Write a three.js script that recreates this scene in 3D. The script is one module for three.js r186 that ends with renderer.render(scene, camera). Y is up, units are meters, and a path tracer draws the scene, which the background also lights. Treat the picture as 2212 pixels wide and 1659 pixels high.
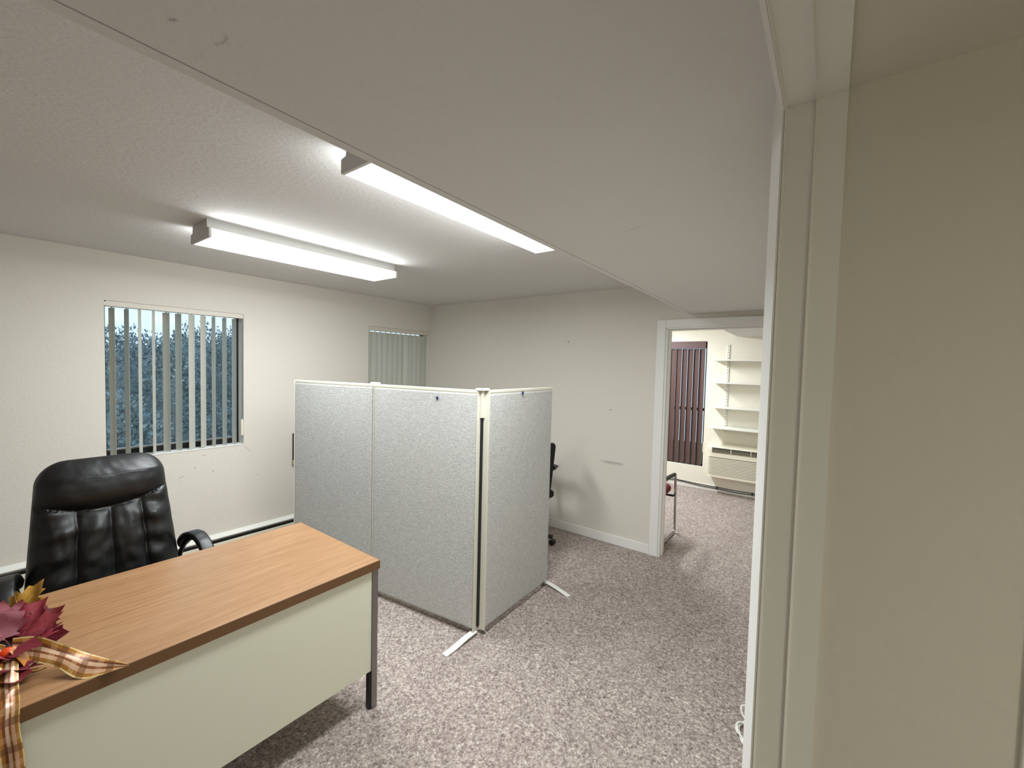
import * as THREE from 'three';
import { RoundedBoxGeometry } from 'three/addons/geometries/RoundedBoxGeometry.js';
import { mergeGeometries, mergeVertices, toCreasedNormals } from 'three/addons/utils/BufferGeometryUtils.js';
import { RectAreaLightUniformsLib } from 'three/addons/lights/RectAreaLightUniformsLib.js';
import { ImprovedNoise } from 'three/addons/math/ImprovedNoise.js';

// ------------------------------------------------------------------ camera, sky, exposure
RectAreaLightUniformsLib.init();
const scene = new THREE.Scene();
const renderer = new THREE.WebGLRenderer({ antialias: true });
renderer.toneMapping = THREE.LinearToneMapping;
renderer.toneMappingExposure = 1.5;
renderer.shadowMap.enabled = true;
const camera = new THREE.PerspectiveCamera(84.33, 2212 / 1659, 0.02, 200);
camera.position.set(0, 1.6695, 0);
camera.up.set(0.01855, 0.99885, -0.04425);
camera.lookAt(0.80025, 1.6695 - 0.04136, -0.59824);
scene.background = new THREE.Color().setRGB(0.64, 0.8, 0.94);   // even overcast dusk sky
const LAMP = { radiance: 21, side: 14, color: [0.94, 1.0, 1.03] };
const OTHER_LAMP = 42;
const HALL_FILL = 26;  // strength of the added passage fill light

// ------------------------------------------------------------------ sizes of the place
const D1 = 4.168, D2 = 3.792, HC = 2.42, HS = 2.151, XB = 6.4, XL = -2.3, XJ = 0.83, YH = 2.1;
const edgeZ = (x) => -0.897 - 0.023 * x;

// ------------------------------------------------------------------ helpers
let seed = 7;
const rnd = () => { seed = (seed * 1664525 + 1013904223) >>> 0; return seed / 4294967296; };
const rr = (a, b) => a + (b - a) * rnd();
const V = (x, y, z) => new THREE.Vector3(x, y, z);
const noise = new ImprovedNoise();
const used = new Map();
function numbered(n) { const k = used.get(n) ?? 0; used.set(n, k + 1); return k ? n + '_' + String(k).padStart(3, '0') : n; }
function mesh(name, geo, mat, parent) {
  const m = new THREE.Mesh(geo, mat);
  m.castShadow = m.receiveShadow = true;
  m.name = parent ? name : numbered(name);
  (parent ?? scene).add(m);
  return m;
}
function thing(name, label, category, pos = [0, 0, 0], turn = 0, group) {
  const o = new THREE.Group();
  o.name = numbered(name); o.position.set(...pos); o.rotation.y = turn;
  o.userData = { label, category }; if (group) o.userData.group = group;
  scene.add(o); return o;
}
function tag(o, label, category, group) { o.userData = { ...o.userData, label, category }; if (group) o.userData.group = group; return o; }
function struct(name, geo, mat, label, category) {
  const m = mesh(name, geo, mat); m.userData = { kind: 'structure', label, category }; return m;
}
function structGroup(name, label, category) {
  const o = new THREE.Group(); o.name = numbered(name); o.userData = { kind: 'structure', label, category }; scene.add(o); return o;
}
// box between two corners, uv in metres
function bx(x0, y0, z0, x1, y1, z1) {
  const w = x1 - x0, h = y1 - y0, d = z1 - z0, g = new THREE.BoxGeometry(w, h, d);
  const p = g.attributes.position, n = g.attributes.normal, uv = g.attributes.uv;
  g.translate((x0 + x1) / 2, (y0 + y1) / 2, (z0 + z1) / 2);
  for (let i = 0; i < p.count; i++) {
    const ax = Math.abs(n.getX(i)), ay = Math.abs(n.getY(i));
    if (ax > 0.5) uv.setXY(i, p.getZ(i), p.getY(i)); else if (ay > 0.5) uv.setXY(i, p.getX(i), p.getZ(i)); else uv.setXY(i, p.getX(i), p.getY(i));
  }
  return g;
}
function rbx(x0, y0, z0, x1, y1, z1, r = 0.004, seg = 2) {
  const w = x1 - x0, h = y1 - y0, d = z1 - z0;
  const g = new RoundedBoxGeometry(w, h, d, seg, Math.min(r, w / 2.02, h / 2.02, d / 2.02));
  g.translate((x0 + x1) / 2, (y0 + y1) / 2, (z0 + z1) / 2);
  const p = g.attributes.position, n = g.attributes.normal, uv = g.attributes.uv;
  for (let i = 0; i < p.count; i++) {
    const ax = Math.abs(n.getX(i)), ay = Math.abs(n.getY(i)), az = Math.abs(n.getZ(i));
    if (ay >= ax && ay >= az) uv.setXY(i, p.getX(i), p.getZ(i)); else if (ax >= az) uv.setXY(i, p.getZ(i), p.getY(i)); else uv.setXY(i, p.getX(i), p.getY(i));
  }
  return g;
}
const plain = (g) => { const q = g.index ? g.toNonIndexed() : g; for (const k of Object.keys(q.attributes)) if (!['position', 'normal', 'uv'].includes(k)) q.deleteAttribute(k); return q; };
const merge = (list) => mergeGeometries(list.map(plain));
function tube(points, r, seg = 40, rad = 10, closed = false, tension = 0.5) {
  return new THREE.TubeGeometry(new THREE.CatmullRomCurve3(points.map((p) => (p.isVector3 ? p : V(...p))), closed, 'catmullrom', tension), seg, r, rad, closed);
}
// polyline with rounded corners as a tube
function pipe(pts, r, bend = 0.05, rad = 10) {
  const path = new THREE.CurvePath(), P = pts.map((p) => V(...p));
  let from = P[0];
  for (let i = 1; i < P.length - 1; i++) {
    const a = P[i].clone().add(P[i - 1].clone().sub(P[i]).setLength(bend)), b = P[i].clone().add(P[i + 1].clone().sub(P[i]).setLength(bend));
    path.add(new THREE.LineCurve3(from, a)); path.add(new THREE.QuadraticBezierCurve3(a, P[i], b)); from = b;
  }
  path.add(new THREE.LineCurve3(from, P[P.length - 1]));
  return new THREE.TubeGeometry(path, (pts.length - 1) * 14, r, rad, false);
}
// polygon [[a,b],..] in the given plane extruded along the third axis
function prism(pts, axis, from, to) {
  const s = new THREE.Shape(pts.map((p) => new THREE.Vector2(p[0], p[1])));
  const g = new THREE.ExtrudeGeometry(s, { depth: to - from, bevelEnabled: false });
  if (axis === 'z') g.translate(0, 0, from);
  if (axis === 'x') { g.applyMatrix4(new THREE.Matrix4().set(0, 0, 1, from, 0, 1, 0, 0, -1, 0, 0, 0, 0, 0, 0, 1)); }   // pts are (-z, y)
  if (axis === 'y') { g.applyMatrix4(new THREE.Matrix4().set(1, 0, 0, 0, 0, 0, 1, from, 0, -1, 0, 0, 0, 0, 0, 1)); }    // pts are (x, -z)
  return g;
}

// ------------------------------------------------------------------ computed textures
function blurNoise(n, rx, ry, passes = 2) {
  let a = new Float32Array(n * n); for (let i = 0; i < a.length; i++) a[i] = rnd();
  const pass = (src, r, sx, sy) => {
    if (r < 1) return src;
    const out = new Float32Array(n * n), w = 2 * r + 1;
    for (let l = 0; l < n; l++) {
      let sum = 0; const at = (k) => { k = (k % n + n) % n; return sx ? l * n + k : k * n + l; };
      for (let k = -r; k <= r; k++) sum += src[at(k)];
      for (let k = 0; k < n; k++) { out[at(k)] = sum / w; sum += src[at(k + r + 1)] - src[at(k - r)]; }
    }
    return out;
  };
  for (let k = 0; k < passes; k++) { a = pass(a, rx, 1, 0); a = pass(a, ry, 0, 1); }
  let m = 0, v = 0; for (const x of a) m += x; m /= a.length; for (const x of a) v += (x - m) ** 2; v = Math.sqrt(v / a.length);
  for (let i = 0; i < a.length; i++) a[i] = (a[i] - m) / v;
  return a;                                  // mean 0, deviation 1
}
function dataTex(n, fn, srgb, metres) {
  const d = new Uint8Array(n * n * 4), c = [0, 0, 0];
  for (let i = 0; i < n * n; i++) { fn(i, c); for (let k = 0; k < 3; k++) d[i * 4 + k] = Math.max(0, Math.min(255, c[k])); d[i * 4 + 3] = 255; }
  const t = new THREE.DataTexture(d, n, n, THREE.RGBAFormat);
  t.wrapS = t.wrapT = THREE.RepeatWrapping; t.magFilter = THREE.LinearFilter; t.minFilter = THREE.LinearMipmapLinearFilter; t.generateMipmaps = true;
  if (srgb) t.colorSpace = THREE.SRGBColorSpace;
  t.repeat.set(1 / metres, 1 / metres); t.needsUpdate = true;
  return t;
}
const N = 1024;
const nA = blurNoise(N, 2, 2), nB = blurNoise(N, 1, 1, 1), nC = blurNoise(N, 24, 24, 3), nD = blurNoise(N, 5, 5);
const carpetTex = dataTex(N, (i, c) => {
  const t = 0.5 * nA[i] + 0.62 * nB[i] + 0.07 * nC[i];
  c[0] = 163 + 25 * t; c[1] = 150 + 25 * t; c[2] = 143 + 24 * t;
}, true, 1.9);
const carpetBump = dataTex(N, (i, c) => { const t = 128 + 34 * (nA[i] * 0.7 + nB[i] * 0.7); c[0] = c[1] = c[2] = t; }, false, 1.9);
const peelBump = dataTex(N, (i, c) => { c[0] = c[1] = c[2] = 128 + 30 * nD[i] * 0.7 + 20 * nA[i] * 0.6; }, false, 1.1);
const fabricBump = dataTex(N, (i, c) => { c[0] = c[1] = c[2] = 128 + 34 * (nD[i] * 0.35 + nA[i] * 0.6 + nB[i] * 0.35); }, false, 0.85);
const fabricTex = dataTex(N, (i, c) => { const t = nD[i] * 0.5 + nA[i] * 0.5 + nB[i] * 0.5; c[0] = 190 + 6 * t; c[1] = 190 + 6 * t; c[2] = 187 + 6 * t; }, true, 0.85);
const gA = blurNoise(N, 60, 1, 2), gB = blurNoise(N, 18, 0, 2), gC = blurNoise(N, 160, 7, 2);
const woodTex = dataTex(N, (i, c) => {
  const t = 0.55 * gA[i] + 0.55 * gB[i] + 0.25 * gC[i];
  c[0] = 162 + 9 * t; c[1] = 123 + 9 * t; c[2] = 86 + 9 * t;
}, true, 0.9);
const leatherBump = dataTex(N, (i, c) => { c[0] = c[1] = c[2] = 128 + 30 * (nD[i] * 0.5 + nA[i] * 0.6); }, false, 0.35);

function canvasTex(w, h, paint) {
  const cv = document.createElement('canvas'); cv.width = w; cv.height = h;
  paint(cv.getContext('2d'), w, h);
  const t = new THREE.CanvasTexture(cv); t.colorSpace = THREE.SRGBColorSpace; return t;
}
const css = (c) => `rgb(${c[0]},${c[1]},${c[2]})`;

// ------------------------------------------------------------------ materials
const std = (hex, rough = 0.7, extra = {}) => new THREE.MeshStandardMaterial({ color: hex, roughness: rough, ...extra });
const phys = (hex, rough = 0.7, extra = {}) => new THREE.MeshPhysicalMaterial({ color: hex, roughness: rough, ...extra });
const wallRGB = [221, 216, 205];
const M = {
  wall: std(css(wallRGB), 0.75, { bumpMap: peelBump, bumpScale: 0.0012 }),
  wallOther: std('#ebe6d8', 0.75, { bumpMap: peelBump, bumpScale: 0.0012 }),
  ceiling: std('#dcdbd8', 0.85, { bumpMap: peelBump, bumpScale: 0.0016 }),
  trim: std('#ecebe6', 0.45),
  carpet: std('#ffffff', 0.97, { map: carpetTex, bumpMap: carpetBump, bumpScale: 0.0035 }),
  bronze: std('#17161a', 0.45, { metalness: 0.4 }),
  glass: phys('#eef4f8', 0.02, { transmission: 1, thickness: 0, ior: 1.45 }),
  slat: phys('#dddbd0', 0.75, { transmission: 0.42, thickness: 0 }),
  slatBrown: std('#57403c', 0.6),
  railCream: std('#d9d3c5', 0.5),
  railBrown: std('#63474a', 0.5),
  cream: std('#ece6d2', 0.5),
  fabric: std('#ffffff', 0.95, { map: fabricTex, bumpMap: fabricBump, bumpScale: 0.0026 }),
  panelFrame: std('#dcdacb', 0.45),
  white: std('#f1f1ea', 0.5),
  wood: phys('#ffffff', 0.3, { map: woodTex, specularIntensity: 0.8 }),
  woodEdge: std('#6b4a2a', 0.5),
  steelCream: std('#dedeca', 0.5),
  chrome: std('#b9b6b3', 0.22, { metalness: 1 }),
  chromeDull: std('#8d8887', 0.35, { metalness: 0.9 }),
  black: std('#0d0e0f', 0.5),
  leather: phys('#0b0c0e', 0.42, { bumpMap: leatherBump, bumpScale: 0.0005, clearcoat: 0.12, clearcoatRoughness: 0.3 }),
  plastic: std('#131416', 0.4),
  blackFabric: std('#141516', 0.9),
  redFabric: std('#74242a', 0.9),
  lampMetal: std('#c9c8c4', 0.5),
  blue: std('#15195c', 0.4),
  brownBoard: std('#3b2420', 0.6),
  tan: std('#b3a888', 0.7),
  foliage: std('#929e9e', 0.9, { side: THREE.DoubleSide, vertexColors: true }),
  bark: std('#3a3634', 0.9),
  grass: std('#5c6a5c', 1.0),
  doorDark: std('#241d18', 0.5),
};
M.lens = new THREE.MeshStandardMaterial({ color: '#ffffff', emissive: new THREE.Color(1, 0.985, 0.96), emissiveIntensity: 3.0, roughness: 0.4 });

// ------------------------------------------------------------------ the setting
struct('floor', bx(XL - 0.12, -0.12, -D1 - 0.18, XB + 0.12, 0, 2.6), M.carpet, 'speckled mauve and beige carpet across both offices', 'floor');

// window wall with its two openings
const W1 = { x0: 0.688, x1: 1.588, y0: 0.915, y1: 2.073 }, W2 = { x0: 2.86, x1: 3.752, y0: 0.915, y1: 2.087 };
function wallWithHoles(u0, u1, v0, v1, holes, depth) {
  const s = new THREE.Shape([[u0, v0], [u1, v0], [u1, v1], [u0, v1]].map((p) => new THREE.Vector2(...p)));
  for (const h of holes) s.holes.push(new THREE.Path([[h[0], h[2]], [h[0], h[3]], [h[1], h[3]], [h[1], h[2]]].map((p) => new THREE.Vector2(...p))));
  return new THREE.ExtrudeGeometry(s, { depth, bevelEnabled: false });
}
const T0 = 0.18;
{
  const tex = canvasTex(2048, 604, (c, w, h) => {          // 250 px to a metre, x from XL
    c.fillStyle = css(wallRGB); c.fillRect(0, 0, w, h);
    const X = (x) => (x - XL) * 250, Y = (y) => h - y * 250;
    c.fillStyle = 'rgba(95,88,78,0.5)';
    for (const [x, y, rx, ry] of [[1.225, 0.769, 1.3, 1], [1.35, 0.719, 1.6, 1], [1.285, 0.862, 4, 0.6], [1.7, 0.62, 1, 1], [1.9, 0.9, 1, 0.7]]) { c.beginPath(); c.ellipse(X(x), Y(y), rx, ry, 0.1, 0, 7); c.fill(); }
    c.strokeStyle = 'rgba(120,112,100,0.5)'; c.lineWidth = 1; c.beginPath(); c.moveTo(X(1.11), Y(0.70)); c.lineTo(X(1.15), Y(0.715)); c.stroke();
    c.beginPath(); c.moveTo(X(1.59), Y(0.9)); c.lineTo(X(1.65), Y(0.84)); c.stroke();
  });
  tex.wrapS = tex.wrapT = THREE.ClampToEdgeWrapping;
  tex.repeat.set(1 / 8.192, 1 / 2.416); tex.offset.set(-XL / 8.192, 0);
  const m = std('#ffffff', 0.75, { map: tex, bumpMap: peelBump, bumpScale: 0.0012 });
  const g = wallWithHoles(XL - 0.12, D2 + 0.06, 0, HC + 0.02, [[W1.x0, W1.x1, W1.y0, W1.y1], [W2.x0, W2.x1, W2.y0, W2.y1]], T0);
  g.translate(0, 0, -D1 - T0);
  struct('wall_window', g, m, 'cream painted wall with the two blind covered windows', 'wall');
  struct('wall_window_other', bx(D2 + 0.06, 0, -D1 - T0, XB + 0.12, HC + 0.02, -D1), M.wallOther, 'cream side wall of the room beyond the doorway', 'wall');
}
struct('wall_left', bx(XL - 0.12, 0, -D1, XL, HC + 0.02, 2.6), M.wall, 'cream wall beside the desk outside the view', 'wall');

// wall with the doorway; its shape lies in (-z, y)
const DO = { z0: -1.147, z1: -0.335, y1: 2.045 }, RO = { z0: -1.166, z1: -0.316, y1: 2.046 };   // clear opening and the rough opening behind the jambs
{
  const L = 4.3, tex = canvasTex(2048, 1153, (c, w, h) => {   // u = -z from 0 to 4.3 m
    c.fillStyle = css(wallRGB); c.fillRect(0, 0, w, h);
    const S = w / L, X = (z) => -z * S, Y = (y) => h - y * S;
    for (const [z, y, rx, ry, a, al] of [[-1.63, 0.775, 60, 8, -0.03, 0.09], [-1.6, 0.778, 42, 4, -0.03, 0.14], [-1.56, 0.782, 22, 3, -0.03, 0.14], [-1.66, 0.77, 30, 4, -0.05, 0.12], [-1.658, 1.28, 9, 1.5, 0.05, 0.4], [-1.64, 1.276, 5, 1, 0.3, 0.3], [-2.16, 0.448, 1.2, 4, 0, 0.45], [-2.02, 0.5, 2.4, 0.8, 0, 0.4]]) {
      c.fillStyle = `rgba(90,86,84,${al})`; c.beginPath(); c.ellipse(X(z), Y(y), rx, ry, a, 0, 7); c.fill();
    }
    c.fillStyle = 'rgba(25,22,20,0.95)';
    for (const [z, y, r] of [[-2.137, 1.938, 2.2], [-2.132, 1.925, 1.8], [-3.37, 1.97, 1.5]]) { c.beginPath(); c.arc(X(z), Y(y), r, 0, 7); c.fill(); }
  });
  tex.wrapS = tex.wrapT = THREE.ClampToEdgeWrapping;
  tex.repeat.set(1 / L, 2048 / (L * 1153));
  const m = std('#ffffff', 0.75, { map: tex, bumpMap: peelBump, bumpScale: 0.0012 });
  const s = new THREE.Shape([[0.085, 0], [-RO.z1, 0], [-RO.z1, RO.y1], [-RO.z0, RO.y1], [-RO.z0, 0], [D1, 0], [D1, HC + 0.02], [0.085, HC + 0.02]].map((p) => new THREE.Vector2(...p)));
  const g2 = new THREE.ExtrudeGeometry(s, { depth: 0.12, bevelEnabled: false });
  // (u, v, w) -> x = D2 + w, y = v, z = -u : mirror-free turn
  g2.applyMatrix4(new THREE.Matrix4().set(0, 0, 1, D2, 0, 1, 0, 0, -1, 0, 0, 0, 0, 0, 0, 1));
  struct('wall_door', g2, m, 'cream wall with faint scuffs and the open doorway', 'wall');
}
// wall the camera stands in, right and left of the opening
const ZR = -0.085;
struct('wall_near', bx(XJ + 0.02, 0, ZR, D2 + 0.12, HC, 0.0), M.wall, 'cream wall on the room side of the cased opening', 'wall');
struct('wall_near_left', bx(XL, 0, ZR, -0.2, HC, 0.0), M.wall, 'cream wall on the far side of the cased opening', 'wall');
struct('wall_near_header', bx(-0.2, YH + 0.03, ZR, XJ + 0.02, HC, 0.0), M.wall, 'cream wall strip above the cased opening', 'wall');
// small passage in which the camera stands
struct('wall_hall_right', bx(XJ + 0.008, 0, 0.0, XJ + 0.13, YH + 0.3, 0.23), M.wall, 'dim cream wall beside the cased opening', 'wall');
struct('wall_hall_side', merge([bx(XJ + 0.008, 2.02, 0.23, XJ + 0.13, YH + 0.3, 1.05), bx(XJ + 0.008, 0, 1.05, XJ + 0.13, YH + 0.3, 2.4)]), M.wall, 'cream passage wall around the dark door', 'wall');
struct('wall_hall_back', bx(-1.2, 0, 2.4, 1.2, YH + 0.3, 2.52), M.wall, 'cream end wall of the passage', 'wall');
struct('wall_hall_left', bx(-1.2, 0, 0, -1.08, YH + 0.3, 2.4), M.wall, 'cream opposite wall of the passage', 'wall');
struct('ceiling_hall', bx(-1.2, YH + 0.008, 0.004, 1.2, YH + 0.2, 2.52), M.wall, 'low dim ceiling of the passage', 'ceiling');
{
  const d = structGroup('door_2', 'dark door edge at the end of the dim passage wall', 'door');
  mesh('door_panel', bx(XJ + 0.07, 0.005, 0.231, XJ + 0.11, 2.02, 1.05), M.doorDark, d);
  mesh('door_edge_trim', rbx(XJ + 0.002, 0.0, 0.2225, XJ + 0.02, 2.02, 0.2305, 0.002), M.trim, d);
}
// main ceiling and the lowered soffit with its edge strip behind a real groove
struct('ceiling', bx(XL - 0.12, HC, -D1, XB + 0.12, HC + 0.15, 0.0), M.ceiling, 'pale ceiling over the office with the two light fittings', 'ceiling');
{
  const tex = canvasTex(2048, 372, (c, w, h) => {   // 330 px to a metre
    c.fillStyle = '#dcdbd8'; c.fillRect(0, 0, w, h);
    const X = (x) => (x - XL) * 330, Y = (z) => h + z * 330;
    c.strokeStyle = 'rgba(70,64,58,0.4)'; c.lineWidth = 1.2; c.lineCap = 'round';
    c.beginPath(); c.moveTo(X(0.201), Y(-0.775)); c.lineTo(X(0.206), Y(-0.767)); c.stroke();
    c.strokeStyle = 'rgba(80,74,68,0.22)';
    c.beginPath(); c.moveTo(X(0.257), Y(-0.775)); c.quadraticCurveTo(X(0.266), Y(-0.76), X(0.26), Y(-0.74)); c.stroke();
    c.strokeStyle = 'rgba(120,110,100,0.3)'; c.beginPath(); c.moveTo(X(1.435), Y(-0.595)); c.lineTo(X(1.41), Y(-0.53)); c.stroke();
  });
  tex.wrapS = tex.wrapT = THREE.ClampToEdgeWrapping;
  // uv below are metres: u = x, v = -z (canvas bottom row is z = 0)
  tex.repeat.set(330 / 2048, 330 / 372); tex.offset.set(-XL * 330 / 2048, 0);
  const m = std('#ffffff', 0.85, { map: tex, bumpMap: peelBump, bumpScale: 0.0016 });
  const x0 = XL, x1 = D2, eL = -edgeZ(x0), eR = -edgeZ(x1);
  const slab = prism([[x0, -ZR], [x1, -ZR], [x1, eR - 0.037], [x0, eL - 0.037]], 'y', HS, HC);
  const uv = slab.attributes.uv, p = slab.attributes.position;
  for (let i = 0; i < p.count; i++) uv.setXY(i, p.getX(i), -p.getZ(i));
  struct('ceiling_soffit', slab, m, 'lowered grey soffit crossing the ceiling in front of the lights', 'ceiling');
  const strip = [];
  for (const [a, b, y] of [[0.031, 0.003, HS + 0.001], [0.034, 0, HS + 0.008]]) strip.push(prism([[x0, eL - a], [x1, eR - a], [x1, eR - b], [x0, eL - b]], 'y', y, HC));
  const tr = struct('trim_soffit_edge', merge(strip), M.ceiling, 'rough plastered edge strip along the lowered soffit', 'trim');
  tr.userData.kind = 'structure';
  const o = prism([[D2 + 0.12, 0], [XB, 0], [XB, -edgeZ(XB) - 0.03], [D2 + 0.12, -edgeZ(D2 + 0.1) - 0.02]], 'y', HS - 0.006, HC);
  struct('ceiling_other_soffit', o, M.ceiling, 'lowered soffit in the room beyond the doorway', 'ceiling');
}
// the room beyond
const W3 = { z0: -2.7, z1: -1.385, y0: 0.312, y1: 2.085 };
{
  const s = wallWithHoles(-0.7, D1, 0, HC + 0.02, [[-W3.z1, -W3.z0, W3.y0, W3.y1]], 0.12);
  s.applyMatrix4(new THREE.Matrix4().set(0, 0, 1, XB, 0, 1, 0, 0, -1, 0, 0, 0, 0, 0, 0, 1));
  struct('wall_far', s, M.wallOther, 'warm cream back wall of the room beyond with shelves', 'wall');
  struct('wall_far_side', merge([bx(D2 + 0.12, 0, 0.6, XB + 0.12, HC, 0.72), bx(D2, 0, 0.0, D2 + 0.12, HC, 0.72), bx(D2, HC, 0, XB + 0.12, HC + 0.15, 0.72)]), M.wallOther, 'cream side wall hidden in the room beyond', 'wall');
  struct('ceiling_other_extension', bx(D2 + 0.12, HS - 0.006, 0.0, XB, HC, 0.6), M.ceiling, 'lowered ceiling at the back of the room beyond', 'ceiling');
}
// baseboards
function baseboard(name, x0, z0, x1, z1, h, label) {
  const g = x0 === x1 ? null : null;
  return struct(name, rbx(x0, 0, z0, x1, h, z1, 0.005), M.trim, label, 'baseboard');
}
baseboard('baseboard_door', D2 - 0.014, -D1 + 0.02, D2, -1.24, 0.088, 'white painted baseboard along the scuffed doorway wall');
baseboard('baseboard_far', XB - 0.014, -D1 + 0.02, XB, 0.58, 0.078, 'white baseboard under the shelves and wall air conditioner');

// casing and jambs of the far doorway
{
  const t = structGroup('trim_door_far', 'white painted casing and jamb around the far doorway', 'door frame');
  const zo = -1.239, zi = -1.163, yo = 2.109, yi = 2.045 - 0.004, zr = DO.z1 + 0.016, zro = zr + 0.076;
  for (const [xa, xb] of [[D2 - 0.016, D2], [D2 + 0.12, D2 + 0.136]]) {
    mesh('side_casing', rbx(xa, 0, zo, xb, yo, zi, 0.004), M.trim, t);
    mesh('side_casing', rbx(xa, 0, zr, xb, yo, zro, 0.004), M.trim, t);
    mesh('head_casing', rbx(xa - 0.0005, yi, zi, xb + 0.0005, yo, zr, 0.004), M.trim, t);
  }
  mesh('jamb', bx(D2 - 0.004, 0, -1.165, D2 + 0.124, DO.y1 - 0.012, -1.147), M.trim, t);
  mesh('jamb', bx(D2 - 0.004, 0, DO.z1 - 0.001, D2 + 0.124, DO.y1 - 0.012, DO.z1 + 0.018), M.trim, t);
  mesh('head_jamb', bx(D2 - 0.004, DO.y1 - 0.016, -1.165, D2 + 0.124, DO.y1, DO.z1 + 0.018), M.trim, t);
  mesh('door_stop', rbx(D2 + 0.04, 0, -1.148, D2 + 0.078, DO.y1 - 0.016, -1.136, 0.003), M.trim, t);
  mesh('door_stop', rbx(D2 + 0.04, 0, DO.z1 - 0.012, D2 + 0.078, DO.y1 - 0.016, DO.z1, 0.003), M.trim, t);
  mesh('door_stop', rbx(D2 + 0.04, DO.y1 - 0.028, -1.136, D2 + 0.078, DO.y1 - 0.016, DO.z1 - 0.012, 0.003), M.trim, t);
}
// moulded frame of the cased opening around the camera: one profile (z, d) carried up the jambs and across the head
{
  const casing = [[-0.102, -0.09], [-0.102, -0.078], [-0.0805, 0.005], [-0.0775, 0.005], [-0.0775, -0.03], [-0.0855, -0.03], [-0.0855, -0.09]];
  const jamb = [[-0.0775, -0.03], [-0.0775, -0.0005], [-0.0772, 0.0], [-0.0769, 0.0062], [-0.0762, 0.0062], [-0.0734, 0.0],
    [-0.0356, 0.0], [-0.0353, 0.0045], [-0.0346, 0.0045], [-0.0316, -0.001], [0.0045, -0.001], [0.0045, -0.03]];
  const carry = (prof) => {
    const xl = -0.2, pos = [], uvs = [];
  const stations = [(d) => [XJ - d, 0], (d) => [XJ - d, YH - d], (d) => [xl + d, YH - d], (d) => [xl + d, 0]];
  for (let s = 0; s < 3; s++) for (let k = 0; k < prof.length; k++) {
    const a = prof[k], b = prof[(k + 1) % prof.length];
    const q = (pt, st) => { const [x, y] = stations[st](pt[1]); return [x, y, pt[0]]; };
    const A = q(a, s), B = q(b, s), C = q(b, s + 1), D = q(a, s + 1);
    pos.push(...A, ...C, ...B, ...A, ...D, ...C);
    for (let j = 0; j < 6; j++) uvs.push(0, 0);
  }
  const g = new THREE.BufferGeometry();
  g.setAttribute('position', new THREE.Float32BufferAttribute(pos, 3)); g.setAttribute('uv', new THREE.Float32BufferAttribute(uvs, 2)); g.computeVertexNormals();
    return g;
  };
  const m1 = M.trim.clone(), m2 = M.trim.clone(); m1.side = m2.side = THREE.DoubleSide;
  struct('trim_opening_casing', carry(casing), m1, 'white sloped casing edge on the room side of the opening', 'door frame');
  struct('trim_opening_jamb', carry(jamb), m2, 'moulded painted jamb of the cased opening beside the viewer', 'door frame');
}

// ------------------------------------------------------------------ windows
function window_(name, w, label, sillMat) {
  const t = structGroup(name, label, 'window');
  const zf = -D1 - 0.115, f = 0.022, z0 = zf - 0.03, z1 = zf;
  mesh('window_frame', merge([bx(w.x0, w.y0, z0, w.x0 + f, w.y1, z1), bx(w.x1 - f, w.y0, z0, w.x1, w.y1, z1), bx(w.x0 + f, w.y0, z0, w.x1 - f, w.y0 + 0.05, z1), bx(w.x0 + f, w.y1 - f, z0, w.x1 - f, w.y1, z1)]), M.bronze, t);
  mesh('sash_rail', merge([rbx(w.x0 + f, w.y0 + 0.05, z0 + 0.004, w.x1 - f, w.y0 + 0.062, z1 + 0.006, 0.002)]), M.chromeDull, t);
  mesh('pane', new THREE.PlaneGeometry(w.x1 - w.x0 - 2 * f, w.y1 - w.y0 - f - 0.05).translate((w.x0 + w.x1) / 2, (w.y0 + 0.05 + w.y1 - f) / 2, z0 + 0.012), M.glass, t);
  mesh('window_sill', rbx(w.x0, w.y0 - 0.002, z1, w.x1, w.y0 + 0.006, -D1 + 0.004, 0.003), M.trim, t);
  return t;
}
window_('window_1', W1, 'dark framed window showing trees behind half open blinds');
window_('window_2', W2, 'dark framed window behind closed blinds in the room corner');
{
  const t = structGroup('window_3', 'window behind the brown blinds in the room beyond', 'window');
  const w = W3, x0 = XB + 0.08, x1 = XB + 0.11, f = 0.03;
  mesh('window_frame', merge([bx(x0, w.y0, w.z0, x1, w.y1, w.z0 + f), bx(x0, w.y0, w.z1 - f, x1, w.y1, w.z1), bx(x0, w.y0, w.z0 + f, x1, w.y0 + f, w.z1 - f), bx(x0, w.y1 - f, w.z0 + f, x1, w.y1, w.z1 - f), bx(x0, 1.1, w.z0 + f, x1, 1.14, w.z1 - f)]), M.bronze, t);
  mesh('pane', new THREE.PlaneGeometry(w.z1 - w.z0 - 2 * f, w.y1 - w.y0 - 2 * f).rotateY(-Math.PI / 2).translate(x0 + 0.014, (w.y0 + w.y1) / 2, (w.z0 + w.z1) / 2), M.glass, t);
}
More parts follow.
